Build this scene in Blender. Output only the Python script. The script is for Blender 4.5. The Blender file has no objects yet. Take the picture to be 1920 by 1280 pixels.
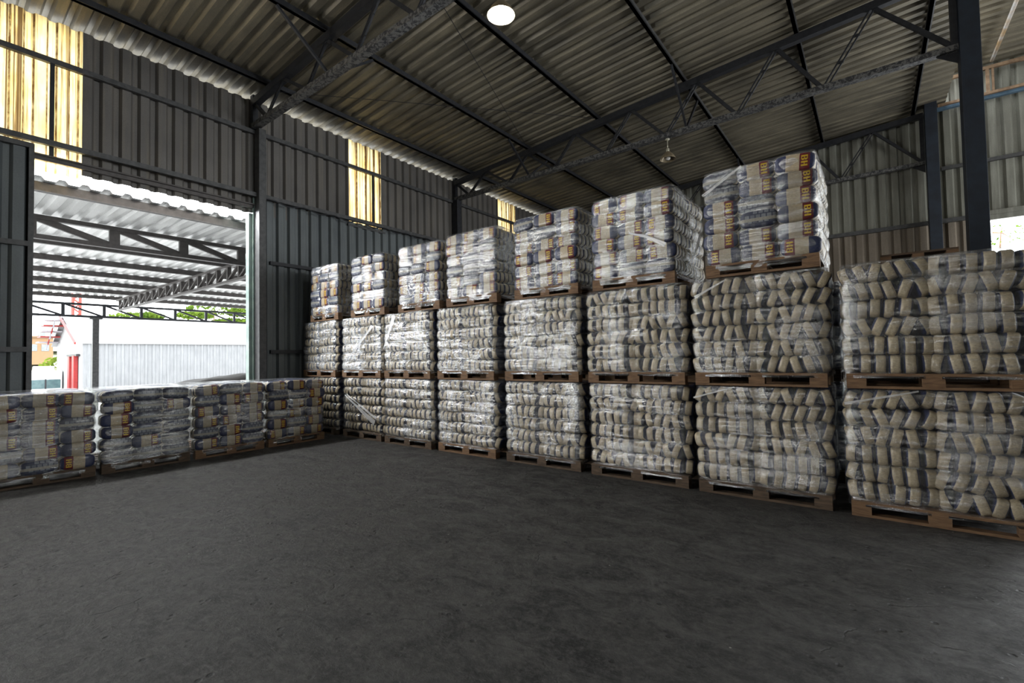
import bpy, bmesh, math, random
from mathutils import Vector, Matrix, noise
random.seed(7)
S = bpy.context.scene
C = S.collection
PI = math.pi

# ---------------------------------------------------------------- camera, sky, light, exposure
cam_d = bpy.data.cameras.new('camera'); cam = bpy.data.objects.new('camera', cam_d); C.objects.link(cam)
yaw, pitch, roll = 0.65357999, 0.0311766, -0.01832867
F_PX = 881.0
fw = Vector((-math.sin(yaw)*math.cos(pitch), math.cos(yaw)*math.cos(pitch), math.sin(pitch)))
rt = Vector((math.cos(yaw), math.sin(yaw), 0)); up = rt.cross(fw)
r2 = rt*math.cos(roll)+up*math.sin(roll); u2 = -rt*math.sin(roll)+up*math.cos(roll)
cam.matrix_world = Matrix(((r2.x, u2.x, -fw.x, 0), (r2.y, u2.y, -fw.y, 0), (r2.z, u2.z, -fw.z, 1.45), (0, 0, 0, 1)))
cam_d.sensor_width = 36; cam_d.lens = 36*F_PX/1920; cam_d.clip_end = 600
S.camera = cam
S.view_settings.view_transform = 'Standard'; S.view_settings.look = 'None'
S.view_settings.exposure = 0.0; S.view_settings.gamma = 1; S.view_settings.use_curve_mapping = False
w = bpy.data.worlds.new('overcast_sky'); S.world = w; w.use_nodes = True
wn = w.node_tree.nodes; wn['Background'].inputs[0].default_value = (0.93, 0.97, 1.0, 1); wn['Background'].inputs[1].default_value = 7.0
S.cycles.max_bounces = 9; S.cycles.diffuse_bounces = 4; S.cycles.transparent_max_bounces = 16; S.cycles.glossy_bounces = 3
S.cycles.caustics_reflective = False; S.cycles.caustics_refractive = False
S.cycles.sample_clamp_indirect = 6

def daylight_area(name, loc, rot, sx, sy, power, col=(1, 1, 1), portal=False):
    d = bpy.data.lights.new(name, 'AREA'); d.shape = 'RECTANGLE'; d.size = sx; d.size_y = sy
    d.energy = power; d.color = col
    if portal: d.cycles.is_portal = True
    o = bpy.data.objects.new(name, d); C.objects.link(o); o.location = loc; o.rotation_euler = rot
    return o
# portals only guide the sky's light through the shed's openings, seen and assumed
daylight_area('sky_portal', (-9.75, 2.65, 2.25), (0, -PI/2, 0), 4.3, 3.1, 1, portal=True)
daylight_area('sky_portal', (4.9, 15.9, 2.2), (-PI/2, 0, 0), 5.6, 4.4, 1, portal=True)
daylight_area('sky_portal', (-9.75, -5.2, 2.25), (0, -PI/2, 0), 4.3, 4.0, 1, portal=True)
daylight_area('sky_portal', (11.1, 9.5, 2.7), (0, PI/2, 0), 5.4, 9.0, 1, portal=True)
# added fill light in front of the closed wall behind the camera
daylight_area('front_fill_light', (-6.0, -8.6, 2.6), (math.radians(86), 0, math.radians(-8)), 3.6, 4.2, 50, (1.0, 0.97, 0.93))
# added key light at an invented opening in the left wall, behind the camera
daylight_area('left_key_light', (-9.45, -4.7, 3.1), (0, math.radians(-94), 0), 3.0, 4.6, 640, (1.0, 0.98, 0.95))
# sky seen through the gap between the doorway head and the canopy
daylight_area('gap_daylight', (-9.80, 2.65, 4.42), (0, math.radians(-48), 0), .30, 3.05, 330, (0.97, 0.99, 1.0))
daylight_area('side_fill_light', (10.6, 9.5, 3.6), (0, math.radians(88), 0), 4.0, 8.0, 200, (1.0, 0.98, 0.93))  # added side fill at the assumed right opening, brightens the stack flanks

# ---------------------------------------------------------------- helpers
def tag(o, label=None, cat=None, group=None, kind=None):
    if label: o['label'] = label
    if cat: o['category'] = cat
    if group: o['group'] = group
    if kind: o['kind'] = kind
    return o
def obj(name, me, parent=None, loc=(0, 0, 0), rot=(0, 0, 0)):
    o = bpy.data.objects.new(name, me); C.objects.link(o); o.location = loc; o.rotation_euler = rot
    if parent: o.parent = parent
    return o
def empty(name, loc=(0, 0, 0), rot=(0, 0, 0), parent=None):
    return obj(name, None, parent, loc, rot)
class MB:
    def __init__(s): s.bm = bmesh.new(); s.mi = 0
    def _fin(s, faces):
        for f in faces: f.material_index = s.mi
    def box(s, x0, y0, z0, x1, y1, z1):
        v = [s.bm.verts.new(p) for p in ((x0,y0,z0),(x1,y0,z0),(x1,y1,z0),(x0,y1,z0),(x0,y0,z1),(x1,y0,z1),(x1,y1,z1),(x0,y1,z1))]
        s._fin([s.bm.faces.new([v[i] for i in q]) for q in ((3,2,1,0),(4,5,6,7),(0,1,5,4),(1,2,6,5),(2,3,7,6),(3,0,4,7))]); return s
    def bar(s, a, b, w, h, upv=(0, 0, 1)):
        a = Vector(a); b = Vector(b); d = (b-a).normalized(); u = Vector(upv)
        if abs(d.dot(u)) > .99: u = Vector((1, 0, 0))
        sd = d.cross(u).normalized(); u = sd.cross(d)
        v = [s.bm.verts.new(p+sd*i*w/2+u*j*h/2) for p in (a, b) for i, j in ((-1,-1),(1,-1),(1,1),(-1,1))]
        s._fin([s.bm.faces.new([v[i] for i in q]) for q in ((0,1,2,3),(7,6,5,4),(0,4,5,1),(1,5,6,2),(2,6,7,3),(3,7,4,0))]); return s
    def tube(s, pts, r, n=10):
        rings = []
        pts = [Vector(p) for p in pts]
        for i, p in enumerate(pts):
            d = (pts[min(i+1, len(pts)-1)]-pts[max(i-1, 0)]).normalized()
            u = Vector((0, 0, 1)) if abs(d.z) < .95 else Vector((1, 0, 0))
            a = d.cross(u).normalized(); b = d.cross(a)
            rr = r[i] if isinstance(r, (list, tuple)) else r
            rings.append([s.bm.verts.new(p+(a*math.cos(t)+b*math.sin(t))*rr) for t in [2*PI*k/n for k in range(n)]])
        fs = []
        for A, B in zip(rings, rings[1:]):
            for k in range(n): fs.append(s.bm.faces.new((A[k], A[(k+1) % n], B[(k+1) % n], B[k])))
        fs.append(s.bm.faces.new(rings[0][::-1])); fs.append(s.bm.faces.new(rings[-1]))
        for f in fs: f.smooth = True
        s._fin(fs); return s
    def lathe(s, prof, c=(0, 0, 0), n=20):
        rings = [[s.bm.verts.new((c[0]+r*math.cos(2*PI*k/n), c[1]+r*math.sin(2*PI*k/n), c[2]+z)) for k in range(n)] for r, z in prof]
        fs = []
        for A, B in zip(rings, rings[1:]):
            for k in range(n): fs.append(s.bm.faces.new((A[k], A[(k+1) % n], B[(k+1) % n], B[k])))
        for f in fs: f.smooth = True
        s._fin(fs); return s
    def poly(s, pts, th):
        """flat polygon (list of 3d points) extruded by vector th"""
        a = [s.bm.verts.new(p) for p in pts]; b = [s.bm.verts.new(Vector(p)+Vector(th)) for p in pts]; n = len(a)
        fs = [s.bm.faces.new(a), s.bm.faces.new(b[::-1])]+[s.bm.faces.new((a[i], b[i], b[(i+1) % n], a[(i+1) % n])) for i in range(n)]
        s._fin(fs); return s
    def mesh(s, name, mats):
        bmesh.ops.recalc_face_normals(s.bm, faces=s.bm.faces)
        me = bpy.data.meshes.new(name); s.bm.to_mesh(me); s.bm.free()
        for m in (mats if isinstance(mats, (list, tuple)) else [mats]): me.materials.append(m)
        return me
    def build(s, name, mats, parent=None, loc=(0, 0, 0), rot=(0, 0, 0), bevel=0):
        o = obj(name, s.mesh(name, mats), parent, loc, rot)
        if bevel:
            m = o.modifiers.new('edge', 'BEVEL'); m.width = bevel; m.segments = 2
        return o

# ---------------------------------------------------------------- materials
class N:
    def __init__(s, name):
        s.m = bpy.data.materials.new(name); s.m.use_nodes = True; s.t = s.m.node_tree; s.n = s.t.nodes; s.n.clear()
        s.out = s.n.new('ShaderNodeOutputMaterial')
    def node(s, typ, **kw):
        n = s.n.new('ShaderNode'+typ)
        for k, v in kw.items():
            if hasattr(n, k) and not k.startswith('i_'): setattr(n, k, v)
        return n
    def link(s, a, b): s.t.links.new(a, b)
    def setin(s, n, key, v):
        if hasattr(v, 'is_linked'): s.link(v, n.inputs[key])
        else: n.inputs[key].default_value = v
    def coord(s, which='Object', scale=(1, 1, 1), rot=(0, 0, 0), rnd=False):
        t = s.node('TexCoord'); mp = s.node('Mapping'); mp.inputs['Scale'].default_value = scale; mp.inputs['Rotation'].default_value = rot
        s.link(t.outputs[which], mp.inputs['Vector'])
        if rnd:
            oi = s.node('ObjectInfo'); mu = s.node('Math', operation='MULTIPLY'); mu.inputs[1].default_value = 37.0
            s.link(oi.outputs['Random'], mu.inputs[0]); s.link(mu.outputs[0], mp.inputs['Location'])
        return mp.outputs[0]
    def noise(s, vec, scale, detail=4, rough=.55, dist=0):
        n = s.node('TexNoise'); s.link(vec, n.inputs['Vector']); n.inputs['Scale'].default_value = scale
        n.inputs['Detail'].default_value = detail; n.inputs['Roughness'].default_value = rough; n.inputs['Distortion'].default_value = dist
        return n.outputs['Fac']
    def ramp(s, fac, stops, interp='LINEAR'):
        r = s.node('ValToRGB'); s.link(fac, r.inputs[0]); r.color_ramp.interpolation = interp; e = r.color_ramp.elements
        while len(e) < len(stops): e.new(.5)
        for k, (p, c) in enumerate(stops):
            e[k].position = p; e[k].color = (c, c, c, 1) if isinstance(c, (int, float)) else (*c, 1)
        return r.outputs[0]
    def math(s, op, a, b=0, c=None, clamp=False):
        n = s.node('Math', operation=op); n.use_clamp = clamp
        s.setin(n, 0, a); s.setin(n, 1, b)
        if c is not None: s.setin(n, 2, c)
        return n.outputs[0]
    def mix(s, f, a, b, blend='MIX'):
        n = s.node('Mix', data_type='RGBA', blend_type=blend); s.setin(n, 'Factor', f)
        for sock, v in (((n.inputs[6]), a), ((n.inputs[7]), b)):
            if hasattr(v, 'is_linked'): s.link(v, sock)
            else: sock.default_value = (*v, 1) if len(v) == 3 else v
        return n.outputs[2]
    def bump(s, h, strength=.3, dist=.01):
        b = s.node('Bump'); s.link(h, b.inputs['Height']); b.inputs['Strength'].default_value = strength; b.inputs['Distance'].default_value = dist
        return b.outputs[0]
    def pbsdf(s, col, rough=.6, metal=0, normal=None, spec=.5, coat=0):
        p = s.node('BsdfPrincipled'); 
        if hasattr(col, 'is_linked'): s.link(col, p.inputs['Base Color'])
        else: p.inputs['Base Color'].default_value = (*col, 1)
        s.setin(p, 'Roughness', rough); s.setin(p, 'Metallic', metal); p.inputs['Specular IOR Level'].default_value = spec
        p.inputs['Coat Weight'].default_value = coat; p.inputs['Coat Roughness'].default_value = .12
        if normal: s.link(normal, p.inputs['Normal'])
        return p.outputs[0]
    def done(s, shader): s.link(shader, s.out.inputs[0]); return s.m
def mat_simple(name, a, b=None, scale=8, rough=.6, metal=0, bump=.15, spec=.5, stretch=(1, 1, 1)):
    n = N(name); b = b or tuple(x*.7 for x in a)
    f = n.noise(n.coord('Object', stretch, rnd=True), scale, 6)
    col = n.mix(n.ramp(f, [(.35, 0), (.68, 1)]), a, b)
    return n.done(n.pbsdf(col, rough, metal, n.bump(f, bump, .01), spec))
def mat_sheet(name, a, b, streak, rough=.5, metal=.35, axis=(5, 5, .35)):
    """weathered corrugated sheet: big blotches, streaks that run along the sheet, fine grain"""
    n = N(name)
    f1 = n.noise(n.coord('Object'), .9, 5); f2 = n.noise(n.coord('Object', axis), 2.2, 5, .6); f3 = n.noise(n.coord('Object'), 60, 3)
    col = n.mix(n.ramp(f1, [(.35, 0), (.7, 1)]), a, b)
    col = n.mix(n.ramp(f2, [(.48, 0), (.72, .8)]), col, streak)
    col = n.mix(n.ramp(f3, [(.4, 0), (.75, .35)]), col, tuple(x*.45 for x in a))
    return n.done(n.pbsdf(col, n.ramp(f2, [(.3, rough-.1), (.8, rough+.2)]), metal, n.bump(f3, .12, .004)))

M = {}
M['roof'] = mat_sheet('weathered_roof_sheet', (.225, .198, .145), (.088, .079, .062), (.34, .295, .205), .5, .3, (.35, 5, 5))
M['wall_up'] = mat_sheet('brown_grey_wall_sheet', (.17, .158, .145), (.105, .098, .092), (.21, .185, .15), .55, .2)
M['wall_low'] = mat_sheet('blue_grey_wall_sheet', (.15, .168, .172), (.10, .112, .118), (.20, .22, .215), .5, .25)
M['wall_back'] = mat_sheet('pale_green_grey_wall_sheet', (.24, .24, .20), (.155, .15, .125), (.34, .34, .29), .5, .2)
M['wall_brown'] = mat_sheet('brown_wall_sheet', (.24, .20, .155), (.15, .12, .09), (.31, .26, .2), .6, .1)
M['canopy'] = mat_sheet('bright_canopy_sheet', (.80, .80, .79), (.68, .68, .68), (.86, .86, .85), .4, .3, (.35, 5, 5))
M['steel'] = mat_simple('dark_painted_steel', (.030, .031, .036), (.016, .017, .021), 14, .5, .2)
M['steel_grey'] = mat_simple('grey_steel', (.10, .10, .10), (.06, .06, .062), 12, .5, .4)
M['steel_blue'] = mat_simple('dark_blue_painted_column', (.018, .026, .040), (.011, .015, .023), 5, .55, .1)
M['jamb'] = mat_simple('pale_green_jamb_steel', (.30, .38, .34), (.2, .27, .25), 6, .45, .2)
M['cansteel'] = mat_simple('brown_canopy_steel', (.10, .09, .085), (.07, .062, .06), 12, .5, .3)
M['rusty'] = mat_simple('rusty_steel', (.30, .20, .12), (.14, .085, .05), 9, .7, .1)
M['light_pipe'] = mat_simple('white_pipe_with_rust', (.62, .64, .66), (.50, .30, .10), 3, .5, .1)
M['wood'] = mat_simple('pallet_pine', (.22, .13, .07), (.12, .07, .04), 9, .75, 0, .3, .3, (1, 1, 6))
M['wood_dark'] = mat_simple('dark_pallet_wood', (.12, .08, .052), (.055, .04, .028), 9, .8, 0, .3, .3, (1, 1, 6))
def mat_peeled():
    n = N('peeling_speckled_steel')
    f = n.noise(n.coord('Object', (1, 1, 1)), 16, 6, .7, .8)
    col = n.mix(n.ramp(f, [(.46, 0), (.54, 1)]), (.03, .03, .033), (.15, .147, .142))
    return n.done(n.pbsdf(col, .6, .2, n.bump(f, .4, .01)))
M['peel'] = mat_peeled()

def mat_floor():
    n = N('worn_dark_concrete')
    big = n.noise(n.coord('Object'), .35, 6, .6, .6); mid = n.noise(n.coord('Object', (1, 1.5, 1)), 3.0, 10, .74, .6); fine = n.noise(n.coord('Object'), 17, 9, .78)
    vor = n.node('TexVoronoi', feature='F1'); n.link(n.coord('Object'), vor.inputs['Vector']); vor.inputs['Scale'].default_value = 13
    crk = n.node('TexVoronoi', feature='DISTANCE_TO_EDGE'); 
    dn = n.node('TexNoise'); n.link(n.coord('Object'), dn.inputs['Vector']); dn.inputs['Scale'].default_value = 2.5; dn.inputs['Detail'].default_value = 6
    mv = n.node('Mix', data_type='RGBA'); mv.inputs[0].default_value = .35; n.link(n.coord('Object'), mv.inputs[6]); n.link(dn.outputs['Color'], mv.inputs[7])
    n.link(mv.outputs[2], crk.inputs['Vector']); crk.inputs['Scale'].default_value = 1.3
    crack = n.ramp(crk.outputs['Distance'], [(.0, 1), (.006, 0)])
    crack = n.math('MULTIPLY', crack, n.ramp(mid, [(.5, 0), (.6, 1)]))
    # arcs left by turning tyres
    wv = n.node('TexWave', wave_type='RINGS', rings_direction='Z'); mp = n.coord('Object'); mpn = mp.node; mpn.inputs['Location'].default_value = (1.2, -.6, 0)
    n.link(mp, wv.inputs['Vector']); wv.inputs['Scale'].default_value = .32; wv.inputs['Distortion'].default_value = 2.2; wv.inputs['Detail'].default_value = 3; wv.inputs['Detail Scale'].default_value = .4
    arc = n.math('MULTIPLY', n.ramp(wv.outputs['Fac'], [(.90, 0), (.985, 1)]), n.ramp(big, [(.45, 0), (.62, .8)]))
    col = n.mix(n.ramp(mid, [(.40, 0), (.66, 1)]), (.0055, .0054, .0052), (.078, .075, .069))
    col = n.mix(n.ramp(big, [(.42, 0), (.62, .55)]), col, (.040, .037, .033))
    fin2 = n.noise(n.coord('Object'), 48, 5, .8); col = n.mix(n.ramp(fine, [(.48, 0), (.66, .85)]), col, (.105, .10, .092)); col = n.mix(n.ramp(fin2, [(.52, 0), (.7, .6)]), col, (.11, .106, .10))
    col = n.mix(n.ramp(fine, [(.30, .9), (.44, 0)]), col, (.008, .008, .008))
    pits = n.math('MULTIPLY', n.ramp(vor.outputs['Distance'], [(.12, 1), (.24, 0)]), n.ramp(n.noise(n.coord('Object'), 5, 3), [(.5, 0), (.6, 1)]))
    col = n.mix(n.math('MAXIMUM', pits, n.math('MULTIPLY', crack, .9)), col, (.008, .008, .008))
    col = n.mix(n.math('MULTIPLY', arc, .25), col, (.012, .012, .013))
    # grit: sparse pale specks
    vg = n.node('TexVoronoi', feature='F1'); n.link(n.coord('Object'), vg.inputs['Vector']); vg.inputs['Scale'].default_value = 9
    sp = n.math('MULTIPLY', n.ramp(vg.outputs['Distance'], [(.035, 1), (.06, 0)]), n.ramp(n.noise(n.coord('Object'), 7, 1), [(.62, 0), (.66, 1)]))
    col = n.mix(sp, col, (.42, .41, .38))
    h = n.math('ADD', n.math('MULTIPLY', fine, .9), n.math('MULTIPLY', mid, .8)); h = n.math('SUBTRACT', h, n.math('MULTIPLY', n.math('MAXIMUM', pits, crack), .7))
    rough = n.ramp(mid, [(.38, .58), (.62, .36)])
    return n.done(n.pbsdf(col, rough, 0, n.bump(h, .9, .045), .32))
M['floor'] = mat_floor()

def mat_fibreglass():
    n = N('yellowed_translucent_sheet')
    f = n.noise(n.coord('Object', (1, 1, .5)), 3.2, 7, .65); f2 = n.noise(n.coord('Object', (6, 6, .15)), 2.5, 6, .7)
    col = n.mix(n.ramp(f, [(.35, 0), (.7, 1)]), (.98, .91, .70), (.93, .76, .42))
    col = n.mix(n.ramp(f2, [(.5, 0), (.66, .8)]), col, (.22, .13, .05))
    g = n.noise(n.coord('Object', (14, 14, .05)), 1.2, 2); col = n.mix(n.ramp(g, [(.55, 0), (.60, .75)]), col, (.16, .09, .04))
    sx = n.node('SeparateXYZ'); n.link(n.coord('Object'), sx.inputs[0]); dd = n.math('ABSOLUTE', n.math('SUBTRACT', sx.outputs[0], -9.625))
    rib_line = n.math('MULTIPLY', n.math('LESS_THAN', dd, .016), n.ramp(n.noise(n.coord('Object', (1, 1, 1)), 5, 5, .7), [(.35, .25), (.6, .9)]))
    col = n.mix(rib_line, col, (.22, .13, .06))  # noisy brown lines on the sloping rib sides
    tr = n.node('BsdfTranslucent'); n.link(col, tr.inputs[0]); di = n.node('BsdfDiffuse'); di.inputs[0].default_value = (.35, .28, .16, 1)
    mx = n.node('MixShader'); mx.inputs[0].default_value = .2; n.link(tr.outputs[0], mx.inputs[1]); n.link(di.outputs[0], mx.inputs[2])
    return n.done(mx.outputs[0])
M['fibre'] = mat_fibreglass()

CREAM = (.46, .375, .25); NAVY = (.018, .028, .085); MAROON = (.13, .012, .018)
def packet_mat(name, face):
    """woven sack: cream on the two ends, navy flanks; the printed flank has navy, cream and maroon bands"""
    n = N(name); t = n.node('TexCoord'); sx = n.node('SeparateXYZ'); n.link(t.outputs['Object'], sx.inputs[0])
    x, y, z = sx.outputs
    ax = n.math('ABSOLUTE', x); ay = n.math('ABSOLUTE', y)
    wob = n.math('MULTIPLY', n.math('SUBTRACT', n.noise(n.coord('Object', rnd=True), 14, 2), .5), .012)
    end = n.math('MULTIPLY', n.math('LESS_THAN', n.math('ADD', ax, wob), .0350), n.math('GREATER_THAN', ay, .10))
    base = n.mix(end, NAVY, CREAM)
    if face == 'print':
        fl = n.math('GREATER_THAN', ax, .025); yw = n.math('ADD', y, wob)
        cream = n.math('MULTIPLY', n.math('GREATER_THAN', yw, -.065), n.math('LESS_THAN', yw, .042))
        mar = n.math('MULTIPLY', n.math('GREATER_THAN', yw, .042), n.math('LESS_THAN', yw, .122))
        fc = n.mix(cream, NAVY, CREAM); fc = n.mix(mar, fc, MAROON); base = n.mix(fl, base, fc)
    if face == 'back':
        br = n.node('TexBrick'); mp = n.node('Mapping'); cb = n.node('CombineXYZ'); n.link(y, cb.inputs[0]); n.link(z, cb.inputs[1]); n.link(cb.outputs[0], br.inputs['Vector'])
        br.inputs['Scale'].default_value = 9; br.inputs['Color1'].default_value = (.25, .27, .30, 1); br.inputs['Color2'].default_value = (.03, .035, .08, 1); br.inputs['Mortar'].default_value = (.05, .06, .10, 1)
        br.inputs['Mortar Size'].default_value = .05; br.inputs['Brick Width'].default_value = .42; br.inputs['Row Height'].default_value = .40
        mid = n.math('LESS_THAN', n.math('ABSOLUTE', n.math('ADD', z, .008)), .016)
        fc = n.mix(mid, br.outputs[0], (.36, .34, .29)); base = n.mix(n.math('GREATER_THAN', ax, .025), base, fc)
    wv = n.noise(n.coord('Object', (1, 1, 3), rnd=True), 55, 3)
    wr = n.noise(n.coord('Object', (1, .6, .5), rnd=True), 22, 4)
    col = n.mix(n.ramp(wv, [(.35, .38), (.6, 0)]), base, tuple(v*.5 for v in CREAM[:3]) if face == 'x' else (.10, .09, .08))
    oi = n.node('ObjectInfo'); br2 = n.math('MULTIPLY_ADD', oi.outputs['Random'], .35, .82)
    hs = n.node('HueSaturation'); n.link(col, hs.inputs['Color']); n.link(br2, hs.inputs['Value'])
    h = n.math('ADD', n.math('MULTIPLY', wr, 1.2), n.math('MULTIPLY', wv, .35))
    return n.done(n.pbsdf(hs.outputs[0], .42, 0, n.bump(h, .5, .012), .4, .25))
M['pk'] = packet_mat('plain_sack', 'plain'); M['pk_print'] = packet_mat('printed_sack', 'print'); M['pk_back'] = packet_mat('label_side_sack', 'back')
M['yellow'] = mat_simple('yellow_print', (.60, .40, .02), (.50, .32, .02), 20, .45, 0, .05)

def mat_film(name, lo, hi, base, dif, tint):
    n = N(name)
    v = n.coord('Object', (1, 1, 1), rnd=True)
    st = n.noise(n.coord('Object', (1.3, 1.3, 12), (.07, .05, 0), rnd=True), 2.6, 7, .66, .12)     # long near-level creases
    st2 = n.noise(n.coord('Object', (3.5, 3.5, 27), (-.09, .08, 0), rnd=True), 3.2, 5, .6, .1)
    big = n.noise(v, 2.3, 3, .5)
    fine = n.noise(n.coord('Object', (1, 1, 2.2), rnd=True), 38, 4, .6)
    h = n.math('ADD', n.math('ADD', n.math('MULTIPLY', st, 1.0), n.math('MULTIPLY', st2, .7)), n.math('MULTIPLY', fine, .10))
    nrm = n.bump(h, .6, .022)
    gl = n.node('BsdfGlossy'); gl.inputs['Roughness'].default_value = .13; gl.inputs['Color'].default_value = (1, 1, 1, 1); n.link(nrm, gl.inputs['Normal'])
    di = n.node('BsdfDiffuse'); di.inputs[0].default_value = (.75, .77, .80, 1); n.link(nrm, di.inputs['Normal'])
    tr = n.node('BsdfTransparent'); tr.inputs[0].default_value = (.97, .98, .98, 1)
    lw = n.node('LayerWeight'); lw.inputs['Blend'].default_value = .28; n.link(nrm, lw.inputs['Normal'])
    m1 = n.node('MixShader'); n.link(gl.outputs[0], m1.inputs[1]); n.link(di.outputs[0], m1.inputs[2]); m1.inputs[0].default_value = dif
    crease = n.ramp(n.math('ADD', n.math('MULTIPLY', st, .6), n.math('MULTIPLY', big, .4)), [(.47, lo), (.58, hi)])
    fac = n.math('ADD', n.math('MULTIPLY', lw.outputs['Facing'], .14), crease, clamp=True)
    fac = n.math('ADD', fac, base, clamp=True)
    m2 = n.node('MixShader'); n.link(fac, m2.inputs[0]); n.link(tr.outputs[0], m2.inputs[1]); n.link(m1.outputs[0], m2.inputs[2])
    return n.done(m2.outputs[0])
M['film'] = mat_film('clear_stretch_film', .01, .42, .035, .10, 1)
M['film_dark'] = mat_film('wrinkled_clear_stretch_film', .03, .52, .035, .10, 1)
M['film_heavy_lit'] = mat_film('layered_film_lit_white', .03, .60, .05, .34, 1)  # extra layers, plus the bright door light whitened into the film
def mat_band():
    n = N('gathered_film_band')
    st = n.noise(n.coord('Object', rnd=True), 40, 4)
    gl = n.node('BsdfGlossy'); gl.inputs['Roughness'].default_value = .3; n.link(n.bump(st, .6, .02), gl.inputs['Normal'])
    di = n.node('BsdfDiffuse'); di.inputs[0].default_value = (.72, .72, .72, 1); tr = n.node('BsdfTransparent')
    a = n.node('MixShader'); a.inputs[0].default_value = .5; n.link(gl.outputs[0], a.inputs[1]); n.link(di.outputs[0], a.inputs[2])
    b = n.node('MixShader'); b.inputs[0].default_value = .62; n.link(tr.outputs[0], b.inputs[1]); n.link(a.outputs[0], b.inputs[2])
    return n.done(b.outputs[0])
M['band'] = mat_band()
M['black'] = mat_simple('black_film_shadow_board', (.02, .02, .022), None, 6, .5)
def emis(name, col, st):
    n = N(name); e = n.node('Emission'); e.inputs[0].default_value = (*col, 1); e.inputs[1].default_value = st; return n.done(e.outputs[0])

# ---------------------------------------------------------------- setting: floor, walls, ceiling
WX = -9.6; BY = 15.65
def roofz(x): return 7.33+.068*x
def corrugated(name, mat, u0, u1, v_lo, v_hi, place, pitch=.245, h=.054, parent=None, kind='structure', thick=.0):
    """trapezoid sheet: profile runs along u, ribs run along v. place(u, v, off) -> xyz"""
    prof = [(0, 0), (.46, 0), (.60, 1), (.86, 1)]
    us = []; k = 0
    while u0+k*pitch < u1:
        for a, b in prof:
            u = u0+(k+a)*pitch
            if u <= u1: us.append((u, b*h))
        k += 1
    us.append((u1, 0))
    bm = bmesh.new(); nv = 2
    cols = []
    for u, o in us:
        lo = v_lo(u) if callable(v_lo) else v_lo; hi = v_hi(u) if callable(v_hi) else v_hi
        cols.append([bm.verts.new(place(u, lo+(hi-lo)*j/nv, o)) for j in range(nv+1)])
    for A, B in zip(cols, cols[1:]):
        for j in range(nv): bm.faces.new((A[j], B[j], B[j+1], A[j+1]))
    me = bpy.data.meshes.new(name); bm.to_mesh(me); bm.free(); me.materials.append(mat)
    o = obj(name, me, parent)
    m = o.modifiers.new('sheet', 'SOLIDIFY'); m.thickness = .002; m.offset = 0
    if kind and not parent: o['kind'] = kind
    return o
mb = MB(); mb.box(-9.75, -9.2, -.3, 11.2, 15.9, 0)
fl = mb.build('floor', M['floor']); fl['kind'] = 'structure'
# ceiling: the low bay and the higher bay beyond the columns
corrugated('ceiling', M['roof'], -9.2, 15.8, -9.98, 1.62, lambda u, v, o: (v, u, roofz(v)+o))
corrugated('ceiling', M['roof'], -9.2, 15.8, 1.5, 11.3, lambda u, v, o: (v, u, 8.2-.02*(v-1.5)+o))
# left wall (door wall): upper cladding in pieces between translucent sheets
wl = lambda u, v, o: (WX-o-.002, u, v)
root = empty('wall_left'); root['kind'] = 'structure'
for a, b, lo, mt in ((-9.2, -.8, 4.36, 'wall_up'), (-.8, 1.68, 4.30, 'fibre'), (1.68, 6.36, 4.36, 'wall_up'), (6.36, 7.27, 4.62, 'fibre'), (7.27, 11.9, 4.36, 'wall_up'), (11.9, 12.85, 4.62, 'fibre'), (12.85, 15.65, 4.36, 'wall_up')):
    corrugated('translucent_sheet' if mt == 'fibre' else 'upper_cladding', M[mt], a, b, lo, 6.62, wl, parent=root)
corrugated('lower_cladding', M['wall_low'], 4.22, 15.65, 0, 4.66, lambda u, v, o: (WX+.05-o, u, v), parent=root, pitch=.235)
corrugated('lower_cladding', M['wall_low'], -9.2, -7.2, 0, 4.66, lambda u, v, o: (WX+.05-o, u, v), parent=root)  # cladding stops short here: added opening for the key light
# sliding door leaf pushed open beside the doorway
d1 = empty('door_1'); d1['kind'] = 'structure'
corrugated('door_leaf', M['wall_low'], -2.25, 1.13, .05, 4.60, lambda u, v, o: (WX+.17-o, u, v), parent=d1)
mb = MB()
for z in (.08, 1.67, 3.16, 4.57): mb.box(WX+.17, -2.25, z-.035, WX+.215, 1.13, z+.035)
mb.box(WX+.12, 1.085, .05, WX+.21, 1.14, 4.6)
mb.build('door_frame', M['steel_grey'], d1)
# girts, mullions and door track of the left wall
def structure(name, mb, mat): o = mb.build(name, mat); o['kind'] = 'structure'; return o
structure('trim_1', MB().box(WX, -9.2, 5.93, WX+.07, 15.6, 6.01), M['steel_grey'])
structure('trim_2', MB().box(WX+.08, -9.2, 4.66, WX+.15, 15.6, 4.74).box(WX, 6.3, 4.55, WX+.06, 7.35, 4.6), M['steel_grey'])
structure('trim_3', MB().box(WX, 1.1, 4.44, WX+.06, 4.2, 4.50).box(WX+.0, 1.1, 4.50, WX+.11, 4.2, 4.52), M['cansteel'])
structure('trim_4', MB().box(WX+.02, 1.31, 4.5, WX+.06, 1.36, 5.95).box(WX+.02, 6.98, 4.7, WX+.06, 7.03, 5.95).box(WX+.02, 12.5, 4.7, WX+.06, 12.55, 5.95), M['steel'])
structure('trim_5', MB().box(WX+.05, 4.5, 3.37, WX+.11, 15.6, 3.44).box(WX+.05, 4.5, 1.59, WX+.11, 15.6, 1.66), M['steel'])
structure('trim_6', MB().box(WX-.1, 4.12, 0, WX+.03, 4.215, 4.34).box(WX+.03, 4.185, 0, WX+.06, 4.215, 4.66), M['jamb'])
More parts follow.
